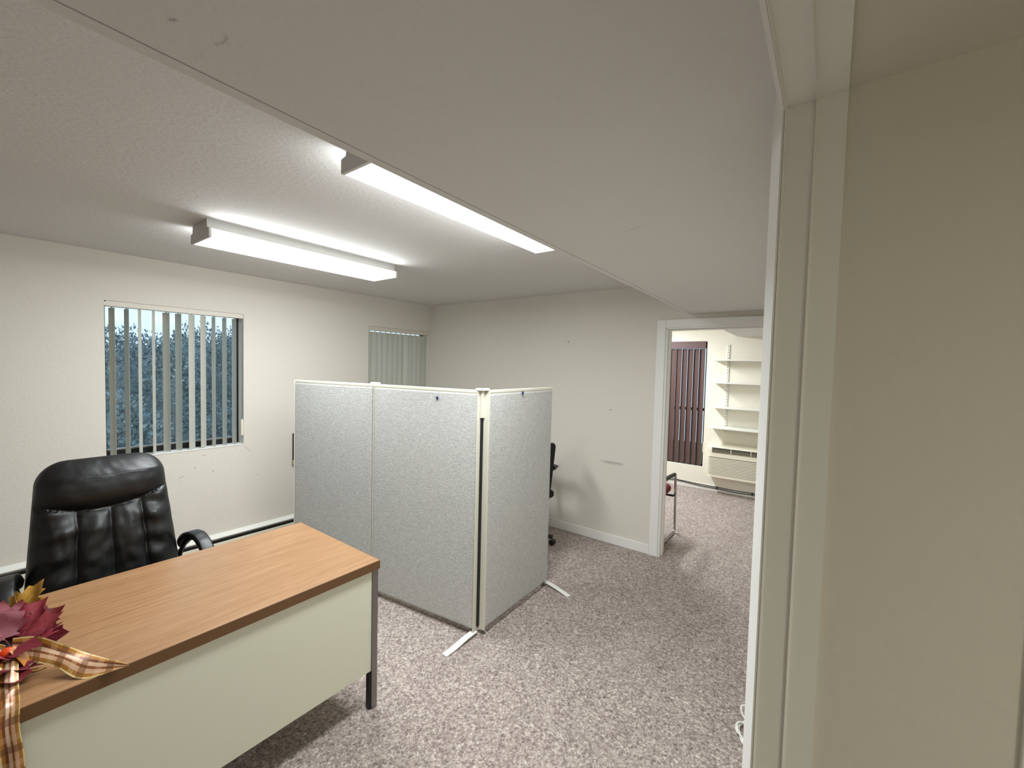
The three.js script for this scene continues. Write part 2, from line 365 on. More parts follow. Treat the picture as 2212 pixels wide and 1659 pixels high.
// one gently cupped slat hanging from y1 to y0, centred on the origin, its width along x
function slatGeo(width, y0, y1, cup = 0.006, th = 0.0012) {
  const n = 6, up = [], lo = [];
  for (let i = 0; i <= n; i++) { const s = i / n * 2 - 1; const z = cup * (1 - s * s); up.push([s * width / 2, -(z)]); lo.unshift([s * width / 2, -(z - th)]); }
  const g = prism([...up, ...lo], 'y', y0, y1);
  return toCreasedNormals(g, 0.6);
}
{
  const t = thing('vertical_blind', 'cream vertical blind with half turned slats over the tree window', 'window blind');
  const zb = -D1 - 0.035;
  mesh('head_rail', rbx(W1.x0 + 0.008, W1.y1 - 0.04, zb - 0.02, W1.x1 - 0.001, W1.y1 - 0.001, -D1 - 0.001, 0.003), M.railCream, t);
  mesh('rail_end_cap', rbx(W1.x0 + 0.0005, W1.y1 - 0.036, zb - 0.02, W1.x0 + 0.008, W1.y1 - 0.008, -D1 - 0.002, 0.002), M.white, t);
  const xs = [0.733, 0.815, 0.89, 0.972, 1.05, 1.128, 1.217, 1.297, 1.372, 1.452, 1.527];
  // turn of each slat away from the straight-in direction, degrees
  const dirs = [9.8 - 22.8, 10.9 - 18.7, 11.9 + 12.7, 13 + 11.4, 14.1 - 30.8, 15 - 27.8, 16.1 + 28.4, 17.2 + 25.4, 18.1 - 17.4, 19.1 - 21, 20 - 22];
  const g = slatGeo(0.085, W1.y0 + 0.012, W1.y1 - 0.046), carrier = rbx(-0.006, W1.y1 - 0.05, -0.004, 0.006, W1.y1 - 0.036, 0.004, 0.002);
  xs.forEach((x, i) => {
    const b = dirs[i] * Math.PI / 180, m = mesh('slat', g, M.slat, t);
    m.position.set(x, 0, zb - 0.002); m.rotation.y = Math.PI / 2 - b;
    const c = mesh('carrier_clip', carrier, M.railCream, m);
  });
  mesh('pull_cord', tube([[1.578, W1.y1 - 0.04, -D1 - 0.012], [1.579, 1.6, -D1 - 0.012], [1.579, 1.14, -D1 - 0.012]], 0.0016, 8, 6), M.chromeDull, t);
  const lathe = new THREE.LatheGeometry([[0.0005, 0.146], [0.006, 0.145], [0.0095, 0.128], [0.011, 0.12], [0.011, 0.004], [0.009, 0], [0.0005, 0]].reverse().map((p) => new THREE.Vector2(...p)), 16);
  lathe.translate(1.579, 0.995, -D1 - 0.012);
  mesh('cord_weight', lathe, M.cream, t).userData.label = 'cream plastic cord weight';
}
{
  const t = thing('vertical_blind', 'closed grey vertical blind in the corner above the partition', 'window blind');
  const zb = -D1 - 0.04, n = 12;
  mesh('head_rail', rbx(W2.x0 + 0.004, W2.y1 - 0.045, zb - 0.025, W2.x1 - 0.004, W2.y1 - 0.001, -D1 - 0.004, 0.003), M.railCream, t);
  const g = slatGeo(0.089, W2.y0 + 0.012, W2.y1 - 0.058, 0.01), carrier = rbx(-0.006, W2.y1 - 0.062, -0.003, 0.006, W2.y1 - 0.044, 0.003, 0.002);
  for (let i = 0; i < n; i++) {
    const m = mesh('slat', g, M.slat, t);
    m.position.set(W2.x0 + 0.04 + i * 0.0737, 0, zb - 0.004);
    m.rotation.y = (i === 7 ? -0.5 : i > 7 ? 0.06 : 0.13) + (i % 3) * 0.015;
    mesh('carrier_clip', carrier, M.railCream, m);
  }
}
{
  const t = thing('vertical_blind', 'brown vertical blind in the room beyond the doorway', 'window blind');
  const xb = XB + 0.03;
  mesh('head_rail', rbx(XB - 0.012, 1.988, W3.z0, xb + 0.03, W3.y1 + 0.003, -1.402, 0.003), M.railBrown, t);
  const g = slatGeo(0.089, W3.y0 + 0.016, 1.984);
  for (let i = 0; i < 15; i++) {
    const m = mesh('slat', g, M.slatBrown, t), z = -1.452 - i * 0.079;
    m.position.set(xb, 0, z); m.rotation.y = Math.PI / 2 - (i < 5 ? 0.38 : 0.2) - (i % 2) * 0.03;
  }
  const c = mesh('cord_weight', rbx(XB - 0.004, 0.52, -1.392, XB + 0.012, 0.66, -1.374, 0.006), M.cream, t);
  c.userData.label = 'cream cord weight';
}

// ------------------------------------------------------------------ light fittings
function lampGeo() {
  // (z, y) profile of the wrap lens and the housing over it, x from 0 to 1.22
  const L = 1.22, w = 0.1375;
  return {
    lens: prism([[-w, 0], [w, 0], [w, 0.044], [-w, 0.044]], 'x', 0.012, L - 0.012),
    housing: prism([[-w + 0.004, 0.0445], [w - 0.004, 0.0445], [w - 0.03, 0.05], [w - 0.035, 0.0985], [-w + 0.035, 0.0985], [-w + 0.03, 0.05]], 'x', 0.004, L - 0.004),
    cap: prism([[-w - 0.002, -0.002], [w + 0.002, -0.002], [w + 0.002, 0.046], [w - 0.026, 0.052], [w - 0.032, 0.098], [-w + 0.032, 0.098], [-w + 0.026, 0.052], [-w - 0.002, 0.046]], 'x', 0, 0.012),
  };
}
const LG = lampGeo();
function lampFitting(label, pos, turn, k = 1, ks = 1, ceilingY = HC) {
  const t = thing('ceiling_light', label, 'ceiling light', pos, turn, undefined);
  mesh('lens', LG.lens, M.lens, t).userData.label = 'glowing white wraparound lens';
  mesh('housing', LG.housing, M.lampMetal, t);
  for (const x of [0, 1.208]) { const c = mesh('end_cap', LG.cap, M.lampMetal, t); c.position.x = x; }
  const add = (w, h, x, y, z, tx, ty, tz, power) => {
    const l = new THREE.RectAreaLight(new THREE.Color().setRGB(...LAMP.color), power, w, h);
    l.position.set(x, y, z); l.name = 'lamp_light'; t.add(l);
    t.updateMatrixWorld(true);
    l.lookAt(t.localToWorld(V(tx, ty, tz)));
  };
  add(1.19, 0.27, 0.61, -0.004, 0, 0.61, -1, 0, LAMP.radiance * k);
  for (const s of [-1, 1]) add(1.19, 0.042, 0.61, 0.022, s * 0.1415, 0.61, 0.022, s, LAMP.side * ks);
  return t;
}
lampFitting('lit ceiling light hung close to the lowered soffit edge', [0.832, 2.3215, -1.2425], 0);
lampFitting('lit ceiling light between the soffit and the window wall', [0.85, 2.3215, -2.802], 0);
{
  const t = lampFitting('lit ceiling light of the room beyond the doorway', [4.6, 2.3215, -2.3], 0, OTHER_LAMP / LAMP.radiance, OTHER_LAMP / LAMP.radiance);
}
{
  const t = thing('passage_fill_light', 'added round fill light behind the viewer brightening the passage', 'ceiling light', [-0.35, YH + 0.008, 1.3]);
  const g = new THREE.LatheGeometry([[0.0, -0.07], [0.1, -0.064], [0.17, -0.045], [0.19, -0.01]].map((p) => new THREE.Vector2(...p)), 24);
  mesh('fill_lamp_shade', g, new THREE.MeshStandardMaterial({ color: '#fff4dc', emissive: new THREE.Color(1, 0.86, 0.62), emissiveIntensity: 0.8, roughness: 0.6, side: THREE.DoubleSide }), t);
  mesh('fill_lamp_mount', new THREE.CylinderGeometry(0.2, 0.2, 0.012, 24).translate(0, -0.006, 0), M.lampMetal, t);
  const l = new THREE.RectAreaLight(new THREE.Color().setRGB(0.99, 1, 0.84), HALL_FILL, 0.34, 0.34);  // added fill light, out of view, lifts the dim passage walls and jamb
  l.position.set(0, -0.075, 0); t.add(l); t.updateMatrixWorld(true); l.lookAt(t.localToWorld(V(0, -1, 0)));
}

// ------------------------------------------------------------------ baseboard heaters on the window wall
function heater(x0, x1, h, label) {
  const t = thing('baseboard_heater', label, 'heater', [0, 0, -D1]);
  mesh('back_plate', rbx(x0, 0.01, 0.0005, x1, h, 0.012, 0.003), M.white, t);
  mesh('top_hood', prism([[-0.012, h], [-0.012, h - 0.014], [-0.05, h - 0.03], [-0.052, h - 0.024], [-0.014, h - 0.004]].map((p) => [p[0], p[1]]).reverse(), 'x', x0, x1), M.white, t);
  mesh('fin_core', bx(x0 + 0.02, 0.05, 0.0125, x1 - 0.02, h - 0.055, 0.045), M.black, t);
  mesh('front_panel', rbx(x0, 0.035, 0.056, x1, h - 0.062, 0.062, 0.003), M.cream, t);
  mesh('end_cap', rbx(x1 - 0.012, 0.012, 0.0125, x1, h - 0.03, 0.055, 0.003), M.cream, t);
  mesh('end_cap', rbx(x0, 0.012, 0.0125, x0 + 0.012, h - 0.03, 0.055, 0.003), M.cream, t);
}
heater(-1.3, 0.62, 0.315, 'taller white baseboard heater beside the desk chair');
heater(0.66, 3.7, 0.168, 'low baseboard heater running behind the desk and partition');
{
  const t = thing('wall_board', 'narrow dark brown board on the wall behind the partition', 'board', [2.016, 0.69, -D1]);
  mesh('board', rbx(0, 0.012, 0.001, 0.3, 0.275, 0.022, 0.002), M.brownBoard, t);
  mesh('ledge', rbx(-0.006, -0.03, 0.001, 0.31, 0.012, 0.03, 0.003), M.tan, t);
}

// ------------------------------------------------------------------ desk
{
  const t = thing('office_desk', 'wood topped steel desk with cream front panel and chrome legs', 'desk', [0, 0, 0]);
  const x0 = -0.29, x1 = 1.234, z0 = -2.445, z1 = -1.687, top = 0.727, th = 0.042;
  const dt = mesh('desktop', rbx(x0 + 0.002, top - th + 0.002, z0 + 0.002, x1 - 0.002, top, z1 - 0.002, 0.002), M.wood, t);
  dt.userData.label = 'wood grain laminate desktop';
  mesh('edge_band', merge([rbx(x0, top - th, z1 - 0.0022, x1, top - 0.0015, z1 + 0.0005, 0.0008), rbx(x0, top - th, z0 - 0.0005, x1, top - 0.0015, z0 + 0.0022, 0.0008), rbx(x1 - 0.0022, top - th, z0, x1 + 0.0005, top - 0.0015, z1, 0.0008), rbx(x0 - 0.0005, top - th, z0, x0 + 0.0022, top - 0.0015, z1, 0.0008)]), M.woodEdge, dt).userData.label = 'dark brown edge band';
  const yb = top - th;
  mesh('front_panel', rbx(x0 + 0.045, 0.19, z1 - 0.034, x1 - 0.034, yb - 0.001, z1 - 0.014, 0.002), M.steelCream, t);
  for (const [lx, lz] of [[x1 - 0.034, z1 - 0.042], [x1 - 0.034, z0 + 0.006], [x0 + 0.006, z1 - 0.042], [x0 + 0.006, z0 + 0.006]]) {
    mesh('leg', rbx(lx, 0, lz, lx + 0.031, yb - 0.001, lz + 0.034, 0.003), M.chromeDull, t);
  }
  // the dark channel that closes the inner side of the front leg below the panel
  mesh('leg_channel', bx(x1 - 0.0435, 0.004, z1 - 0.04, x1 - 0.0345, 0.189, z1 - 0.014), M.black, t);
  for (const px of [x0 + 0.05, x1 - 0.44]) {
    const b = mesh('pedestal', rbx(px, 0.19, z0 + 0.03, px + 0.39, yb - 0.001, z1 - 0.036, 0.003), M.steelCream, t);
    for (const [ya, yb2] of [[0.2, 0.43], [0.436, 0.55], [0.556, 0.67]]) {
      const d = mesh('drawer_front', rbx(px + 0.006, ya, z0 + 0.012, px + 0.384, yb2, z0 + 0.029, 0.003), M.steelCream, b);
    }
    mesh('drawer_handle', merge([0.4, 0.525, 0.645].map((y) => rbx(px + 0.14, y, z0 + 0.002, px + 0.25, y + 0.012, z0 + 0.0115, 0.003))), M.chrome, b);
  }
}

// ------------------------------------------------------------------ executive chair
{
  const t = thing('executive_chair', 'black leather executive chair with padded arms behind the desk', 'chair', [0.455, 0, -2.76]);
  const yb = 0.5, yt = 1.182, nu = 110, nv = 130;
  const seams = [-0.43, 0.03, 0.5];
  const halfW = (y) => 0.272 - 0.05 * Math.max(0, (y - 0.62) / (yt - 0.62));
  const rows = [];
  for (let j = 0; j <= nv; j++) { const v = j / nv; rows.push(yb + (yt - yb) * (v < 0.5 ? 2 * v * v * 0.5 + v * 0.5 : 1 - (2 * (1 - v) * (1 - v) * 0.5 + (1 - v) * 0.5))); }
  const cr = 0.1, cb = 0.07;
  const hwAt = (y) => {
    let w = halfW(y); const a = yt - y, b = y - yb;
    if (a < cr) w = w - cr + Math.sqrt(Math.max(0, cr * cr - (cr - a) ** 2));
    if (b < cb) w = w - cb + Math.sqrt(Math.max(0, cb * cb - (cb - b) ** 2));
    return w;
  };
  const lean = (y) => -0.16 * (y - 0.62) + 0.02;                 // reclines backwards as it rises
  const front = (s, y) => {
    const x = s * halfW(y), fall = Math.sqrt(Math.max(0, 1 - Math.pow(Math.abs(s), 5)));
    const ends = Math.min(1, Math.sqrt(Math.max(0, (yt - y) / 0.07))) * Math.min(1, Math.sqrt(Math.max(0, (y - yb) / 0.06)));
    const yc = 0.955 + 0.055 * s * s + 0.01 * s;                 // the crease under the head roll
    let z = 0.045;
    if (y > yc) { const q = (y - yc) / (yt - yc); z += 0.062 * Math.sqrt(Math.max(0, 1 - Math.pow(2 * q - 1, 2))) * (1 - 0.25 * s * s); }
    else {
      const q = Math.min(1, (yc - y) / 0.09);
      let k = 0; while (k < 3 && s > seams[k]) k++;
      const a = k === 0 ? -1.02 : seams[k - 1], b = k === 3 ? 1.02 : seams[k], f = (s - a) / (b - a);
      const puff = Math.pow(Math.max(0, 4 * f * (1 - f)), 0.4);
      z += 0.042 * Math.sqrt(q) * (0.35 + 0.65 * puff);
      // gathers that run out of the crease towards the sides
      const side = Math.max(0, Math.abs(s) - 0.35);
      z += 0.03 * side * Math.sin((yc - y) * 62 - Math.abs(s) * 7) * Math.exp(-(yc - y) * 4.5);
      z += 0.008 * noise.noise(x * 16 + (s > 0 ? 1 : -1) * y * 9, y * 6, k * 3.1) * q;
      z += 0.0035 * noise.noise(x * 34, y * 8 + s * 4, 9 + k) * Math.exp(-Math.pow((yc - y - 0.12) / 0.12, 2));
    }
    z += 0.005 * noise.noise(x * 14, y * 18, 2.2) + (y > yc ? 0.006 * noise.noise(x * 30 + y * 20, y * 34, 5.5) * Math.max(0, (y - 1.08) / 0.1) : 0);
    return z * fall * ends;
  };
  const pos = [], idx = [], uv = [];
  const grid = (fn, flip) => {
    const base = pos.length / 3;
    for (let j = 0; j <= nv; j++) for (let i = 0; i <= nu; i++) {
      const s = Math.sin((i / nu - 0.5) * Math.PI) * 0.35 + (i / nu * 2 - 1) * 0.65, y = rows[j];
      const z = fn(s, y); pos.push(s * hwAt(y), y, lean(y) + z); uv.push(s * 0.27, y);
    }
    for (let j = 0; j < nv; j++) for (let i = 0; i < nu; i++) {
      const a = base + j * (nu + 1) + i, b = a + 1, c = a + nu + 1, d = c + 1;
      if (flip) idx.push(a, d, b, a, c, d); else idx.push(a, b, d, a, d, c);
    }
  };
  grid(front, false);
  grid((s, y) => -0.05 * Math.sqrt(Math.max(0, 1 - Math.pow(Math.abs(s), 6))) * Math.min(1, Math.sqrt(Math.max(0, (yt - y) / 0.05))) * Math.min(1, Math.sqrt(Math.max(0, (y - yb) / 0.05))), true);
  let g = new THREE.BufferGeometry();
  g.setAttribute('position', new THREE.Float32BufferAttribute(pos, 3)); g.setAttribute('uv', new THREE.Float32BufferAttribute(uv, 2)); g.setIndex(idx);
  g.computeVertexNormals();
  mesh('backrest', g, M.leather, t);
  // seat cushion
  const seat = new RoundedBoxGeometry(0.54, 0.12, 0.52, 6, 0.055); seat.translate(0, 0.47, 0.27);
  const p = seat.attributes.position;
  for (let i = 0; i < p.count; i++) { const x = p.getX(i), z = p.getZ(i); if (p.getY(i) > 0.47) p.setY(i, p.getY(i) + 0.018 * Math.cos(x * 7) + 0.004 * noise.noise(x * 20, z * 20, 1)); }
  seat.computeVertexNormals();
  mesh('seat', seat, M.leather, t);
  // arms: a bent frame with a padded top
  for (const s of [-1, 1]) {
    const path = new THREE.CatmullRomCurve3([V(s * 0.285, 0.655, 0.0), V(s * 0.308, 0.722, 0.04), V(s * 0.325, 0.742, 0.11), V(s * 0.333, 0.724, 0.18), V(s * 0.335, 0.675, 0.255), V(s * 0.335, 0.61, 0.285)]);
    const n = 30, w = 0.031, h = 0.017, ring = 12, ap = [], ai = [], auv = [];
    for (let i = 0; i <= n; i++) {
      const c = path.getPoint(i / n), tn = path.getTangent(i / n), side = V(1, 0, 0).addScaledVector(tn, -tn.x).normalize(), up = tn.clone().cross(side).normalize();
      const e = Math.min(1, Math.sqrt(Math.min(i, n - i) / n * 10 + 0.02));
      for (let k = 0; k < ring; k++) {
        const a = k / ring * 2 * Math.PI, cx = Math.sign(Math.cos(a)) * Math.pow(Math.abs(Math.cos(a)), 0.55) * w * e, cy = Math.sign(Math.sin(a)) * Math.pow(Math.abs(Math.sin(a)), 0.55) * h * e * (1 + 0.06 * Math.sin(i * 1.4));
        const q = c.clone().addScaledVector(side, cx).addScaledVector(up, cy); ap.push(q.x, q.y, q.z); auv.push(k / ring * 0.1, i / n * 0.4);
      }
    }
    for (let i = 0; i < n; i++) for (let k = 0; k < ring; k++) { const a = i * ring + k, b = i * ring + (k + 1) % ring, c = a + ring, d = b + ring; ai.push(a, b, d, a, d, c); }
    for (let k = 1; k < ring - 1; k++) { ai.push(0, k + 1, k); ai.push(n * ring, n * ring + k, n * ring + k + 1); }
    const ag = new THREE.BufferGeometry(); ag.setAttribute('position', new THREE.Float32BufferAttribute(ap, 3)); ag.setAttribute('uv', new THREE.Float32BufferAttribute(auv, 2)); ag.setIndex(ai); ag.computeVertexNormals();
    const am = M.leather.clone(); am.side = THREE.DoubleSide;
    const pad = mesh('armrest', ag, am, t);
    mesh('arm_frame', tube([[s * 0.262, 0.52, 0.03], [s * 0.285, 0.62, 0.0], [s * 0.305, 0.7, 0.05], [s * 0.325, 0.722, 0.12], [s * 0.333, 0.70, 0.19], [s * 0.33, 0.62, 0.26], [s * 0.3, 0.47, 0.27], [s * 0.25, 0.42, 0.3]], 0.012, 40, 8), M.plastic, pad);
  }
  mesh('gas_column', new THREE.CylinderGeometry(0.028, 0.032, 0.3, 16).translate(0, 0.26, 0.26), M.plastic, t);
  mesh('tilt_mechanism', rbx(-0.1, 0.385, 0.13, 0.1, 0.425, 0.38, 0.01), M.plastic, t);
  for (let k = 0; k < 5; k++) {
    const a = k / 5 * 2 * Math.PI + 0.3, spoke = mesh('base_spoke', tube([[0.02 * Math.cos(a), 0.13, 0.26 + 0.02 * Math.sin(a)], [0.16 * Math.cos(a), 0.115, 0.26 + 0.16 * Math.sin(a)], [0.3 * Math.cos(a), 0.085, 0.26 + 0.3 * Math.sin(a)]], 0.02, 12, 8), M.plastic, t);
    const c = new THREE.CylinderGeometry(0.027, 0.027, 0.045, 14).rotateZ(Math.PI / 2).translate(0.3 * Math.cos(a), 0.0275, 0.26 + 0.3 * Math.sin(a));
    mesh('caster', merge([c, new THREE.CylinderGeometry(0.008, 0.008, 0.05, 8).translate(0.3 * Math.cos(a), 0.065, 0.26 + 0.3 * Math.sin(a))]), M.plastic, spoke);
  }
}

// ------------------------------------------------------------------ folding partition of three fabric panels
{
  const t = thing('partition_screen', 'grey fabric office partition of three hinged panels', 'partition');
  const H = 1.523, th = 0.045;
  const A = [1.677, -3.397], B = [1.829, -2.578], C = [1.938, -1.69], C2 = [1.966, -1.664], E = [2.739, -1.683];
  function panel(p, q, label, e0, e1, trims) {
    const len = Math.hypot(q[0] - p[0], q[1] - p[1]), o = new THREE.Group();
    o.name = 'panel'; o.position.set(p[0], 0, p[1]); o.rotation.y = Math.atan2(-(q[1] - p[1]), q[0] - p[0]); o.userData.label = label; t.add(o);
    const y0 = 0.045;
    const f = mesh('fabric', rbx(e0, y0, -th / 2, len - e1, H - 0.022, th / 2, 0.012, 4), M.fabric, o);
    mesh('core_frame', bx(0.012, y0 + 0.008, -th / 2 + 0.008, len - 0.012, H - 0.018, th / 2 - 0.008), M.panelFrame, o);
    mesh('top_rail', merge([rbx(0.002, H - 0.02, -th / 2 + 0.002, len - 0.002, H - 0.002, th / 2 - 0.002, 0.004), rbx(0.002, H - 0.024, -th / 2 + 0.004, len - 0.002, H - 0.019, th / 2 - 0.004, 0.001)]), M.panelFrame, o);
    mesh('bottom_rail', bx(0.02, y0 - 0.006, -th / 2 + 0.012, len - 0.02, y0 + 0.004, th / 2 - 0.012), M.panelFrame, o);
    for (const [a, b] of trims(len)) mesh('edge_post', merge([rbx(a, 0.03, -th / 2 - 0.001, a + (b - a) * 0.46, H - 0.004, th / 2 + 0.001, 0.004), rbx(a + (b - a) * 0.54, 0.03, -th / 2 - 0.001, b, H - 0.004, th / 2 + 0.001, 0.004), bx(a + 0.002, 0.031, -th / 2 + 0.004, b - 0.002, H - 0.005, th / 2 - 0.004)]), M.panelFrame, o);
    for (const x of [0.03, len - 0.03]) mesh('leveling_foot', merge([new THREE.CylinderGeometry(0.006, 0.006, 0.03, 8).translate(x, 0.022, 0), new THREE.CylinderGeometry(0.016, 0.018, 0.008, 14).translate(x, 0.004, 0)]), M.chromeDull, o);
    return o;
  }
  panel(A, B, 'grey fabric panel near the window wall', 0.006, 0.003, (l) => [[0, 0.006]]);
  panel(B, C, 'grey fabric middle panel', 0.01, 0.004, (l) => [[0.0055, 0.0105], [l - 0.004, l]]);
  panel(C2, E, 'grey fabric panel turned towards the doorway', 0.009, 0.004, (l) => [[0, 0.01]]);
  // connectors: a white two-lobed cap on the top of each hinge
  const cap = (p, d, r) => merge([new THREE.CylinderGeometry(r, r, 0.012, 24).translate(p[0] - d[0], H + 0.004, p[1] - d[1]), new THREE.CylinderGeometry(r, r, 0.012, 24).translate(p[0] + d[0], H + 0.004, p[1] + d[1])]);
  mesh('hinge_cap', cap([1.95, -1.678], [0.012, 0.012], 0.026), M.white, t);
  mesh('hinge_cap', cap([1.829, -2.578], [0.003, 0.02], 0.02), M.white, t);
  mesh('hinge_strip', bx(1.942, H - 0.17, -1.688, 1.965, H - 0.004, -1.67), M.panelFrame, t);
  mesh('hinge_gap_strip', bx(1.95, 0.05, -1.698, 1.975, H - 0.171, -1.68), M.black, t);  // black strip filling the gap between the two panels
  // flat white feet lying on the carpet
  const foot = (pts, w) => {
    const c = new THREE.CatmullRomCurve3(pts.map((p) => V(...p))), pos = [], id = [], n = 14;
    for (let i = 0; i <= n; i++) {
      const p = c.getPoint(i / n), tn = c.getTangent(i / n), s = V(-tn.z, 0, tn.x).normalize().multiplyScalar(w / 2);
      for (const [k, dy] of [[-1, 0], [1, 0], [1, 0.004], [-1, 0.004]]) pos.push(p.x + k * s.x, p.y + dy, p.z + k * s.z);
    }
    for (let i = 0; i < n; i++) for (let k = 0; k < 4; k++) { const a = i * 4 + k, b = i * 4 + (k + 1) % 4; id.push(a, b, b + 4, a, b + 4, a + 4); }
    id.push(0, 2, 1, 0, 3, 2, n * 4, n * 4 + 1, n * 4 + 2, n * 4, n * 4 + 2, n * 4 + 3);
    let g = new THREE.BufferGeometry(); g.setAttribute('position', new THREE.Float32BufferAttribute(pos, 3)); g.setAttribute('uv', new THREE.Float32BufferAttribute(new Float32Array(pos.length / 3 * 2), 2)); g.setIndex(id);
    g = g.toNonIndexed(); g.computeVertexNormals(); return g;
  };
  const fm = M.white.clone(); fm.side = THREE.DoubleSide;
  mesh('floor_foot', foot([[1.945, 0.02, -1.695], [1.86, 0.017, -1.695], [1.76, 0.006, -1.695], [1.685, 0.002, -1.698]], 0.04), fm, t);
  mesh('floor_foot', foot([[2.742, 0.02, -1.69], [2.73, 0.018, -1.62], [2.712, 0.008, -1.52], [2.695, 0.002, -1.45]], 0.036), fm, t);
  mesh('loose_wire', tube([[1.93, 0.014, -1.695], [1.955, 0.034, -1.68], [1.975, 0.03, -1.66], [1.99, 0.004, -1.62]], 0.0018, 20, 6), M.white, t);
}
// blue push pins pressed into the two panels
function pin(x, y, z, turn, label) {
  const t = thing('push_pin', label, 'push pin', [x, y, z], turn);
  const g = new THREE.SphereGeometry(0.0085, 14, 12); g.scale(1, 1.25, 0.7); g.translate(0, 0.002, 0.007);
  mesh('pin_head', g, M.blue, t);
  mesh('pin_tip', new THREE.ConeGeometry(0.005, 0.016, 10).rotateX(Math.PI).translate(0.001, -0.013, 0.005), M.blue, t);
}
pin(1.8785, 1.458, -1.992, -1.448, 'blue push pin in the middle partition panel');
pin(2.32, 1.493, -1.648, 0.014, 'blue push pin in the panel turned towards the doorway');

// ------------------------------------------------------------------ task chair half hidden behind the partition
{
  const t = thing('task_chair', 'black task chair mostly hidden behind the partition', 'chair', [3.22, 0, -2.25], Math.PI / 2);
  const back = new RoundedBoxGeometry(0.44, 0.56, 0.07, 6, 0.035);
  back.translate(0, 0.69, -0.02);
  const p = back.attributes.position;
  for (let i = 0; i < p.count; i++) { const x = p.getX(i), y = p.getY(i), s = (y - 0.69) / 0.3; p.setX(i, x * (1 - 0.22 * s * s)); p.setZ(i, p.getZ(i) + 0.9 * x * x - 0.03 * s); }
  back.computeVertexNormals();
  const B = mesh('backrest', back, M.blackFabric, t); B.position.set(-0.2, 0, 0); B.rotation.y = Math.PI / 2;
  const seat = new RoundedBoxGeometry(0.46, 0.075, 0.48, 5, 0.035); seat.translate(0.02, 0.47, 0);
  mesh('seat', seat, M.blackFabric, t);
  for (const s of [-1, 1]) {
    const a = mesh('armrest', prism([[-0.17, 0.68], [0.13, 0.682], [0.17, 0.70], [0.12, 0.725], [-0.17, 0.735], [-0.21, 0.725]], 'z', s * 0.265 - 0.03, s * 0.265 + 0.03), M.plastic, t);
    mesh('arm_post', tube([[0.0, 0.68, s * 0.265], [0.02, 0.58, s * 0.268], [0.02, 0.47, s * 0.24], [0.02, 0.425, s * 0.14]], 0.017, 20, 8), M.plastic, a);
  }
  mesh('back_bracket', pipe([[-0.22, 0.7, 0], [-0.26, 0.42, 0], [0, 0.415, 0]], 0.02, 0.06), M.plastic, t);
  mesh('gas_column', new THREE.CylinderGeometry(0.025, 0.03, 0.32, 14).translate(0, 0.27, 0), M.plastic, t);
  for (let k = 0; k < 5; k++) {
    const a = 3.8 + k / 5 * 2 * Math.PI, s = mesh('base_spoke', tube([[0.02 * Math.cos(a), 0.12, -0.02 * Math.sin(a)], [0.16 * Math.cos(a), 0.1, -0.16 * Math.sin(a)], [0.29 * Math.cos(a), 0.075, -0.29 * Math.sin(a)]], 0.019, 12, 8), M.plastic, t);
    mesh('caster', new THREE.CylinderGeometry(0.026, 0.026, 0.045, 14).rotateX(Math.PI / 2).translate(0.29 * Math.cos(a), 0.0265, -0.29 * Math.sin(a)), M.plastic, s);
  }
}

// ------------------------------------------------------------------ guest chair in the room beyond
{
  const t = thing('guest_chair', 'red upholstered guest chair on a chrome sled frame', 'chair', [4.0, 0, -1.47]);
  for (const s of [-1, 1]) {
    const z = s * 0.262;
    const f = mesh('side_frame', pipe([[0.0, 0.62, z], [0.43, 0.615, z], [0.462, 0.2, z], [0.475, 0.013, z], [-0.02, 0.013, z]], 0.0125, 0.045), M.chrome, t);
    mesh('arm_pad', pipe([[0.0, 0.628, z], [0.24, 0.628, z], [0.4, 0.618, z]], 0.019, 0.05), M.black, f);
  }
  mesh('cross_bar', merge([tube([[0.4, 0.4, -0.262], [0.4, 0.395, 0], [0.4, 0.4, 0.262]], 0.011, 10, 8), tube([[0.04, 0.4, -0.262], [0.04, 0.395, 0], [0.04, 0.4, 0.262]], 0.011, 10, 8)]), M.black, t);
  for (const s of [-1, 1]) mesh('seat_bracket', tube([[0.447, 0.4, s * 0.262], [0.42, 0.4, s * 0.25], [0.39, 0.405, s * 0.23]], 0.009, 8, 8), M.black, t);
  const seat = new RoundedBoxGeometry(0.45, 0.085, 0.47, 6, 0.04); seat.rotateZ(0.1); seat.translate(0.2, 0.455, 0);
  mesh('seat', seat, M.redFabric, t);
  const back = new RoundedBoxGeometry(0.06, 0.36, 0.47, 6, 0.03); back.rotateZ(0.1); back.translate(-0.035, 0.72, 0);
  mesh('backrest', back, M.redFabric, t);
  for (const s of [-1, 1]) mesh('back_post', tube([[0.04, 0.4, s * 0.2], [0.0, 0.55, s * 0.2], [-0.03, 0.8, s * 0.2]], 0.011, 12, 8), M.chrome, t);
}

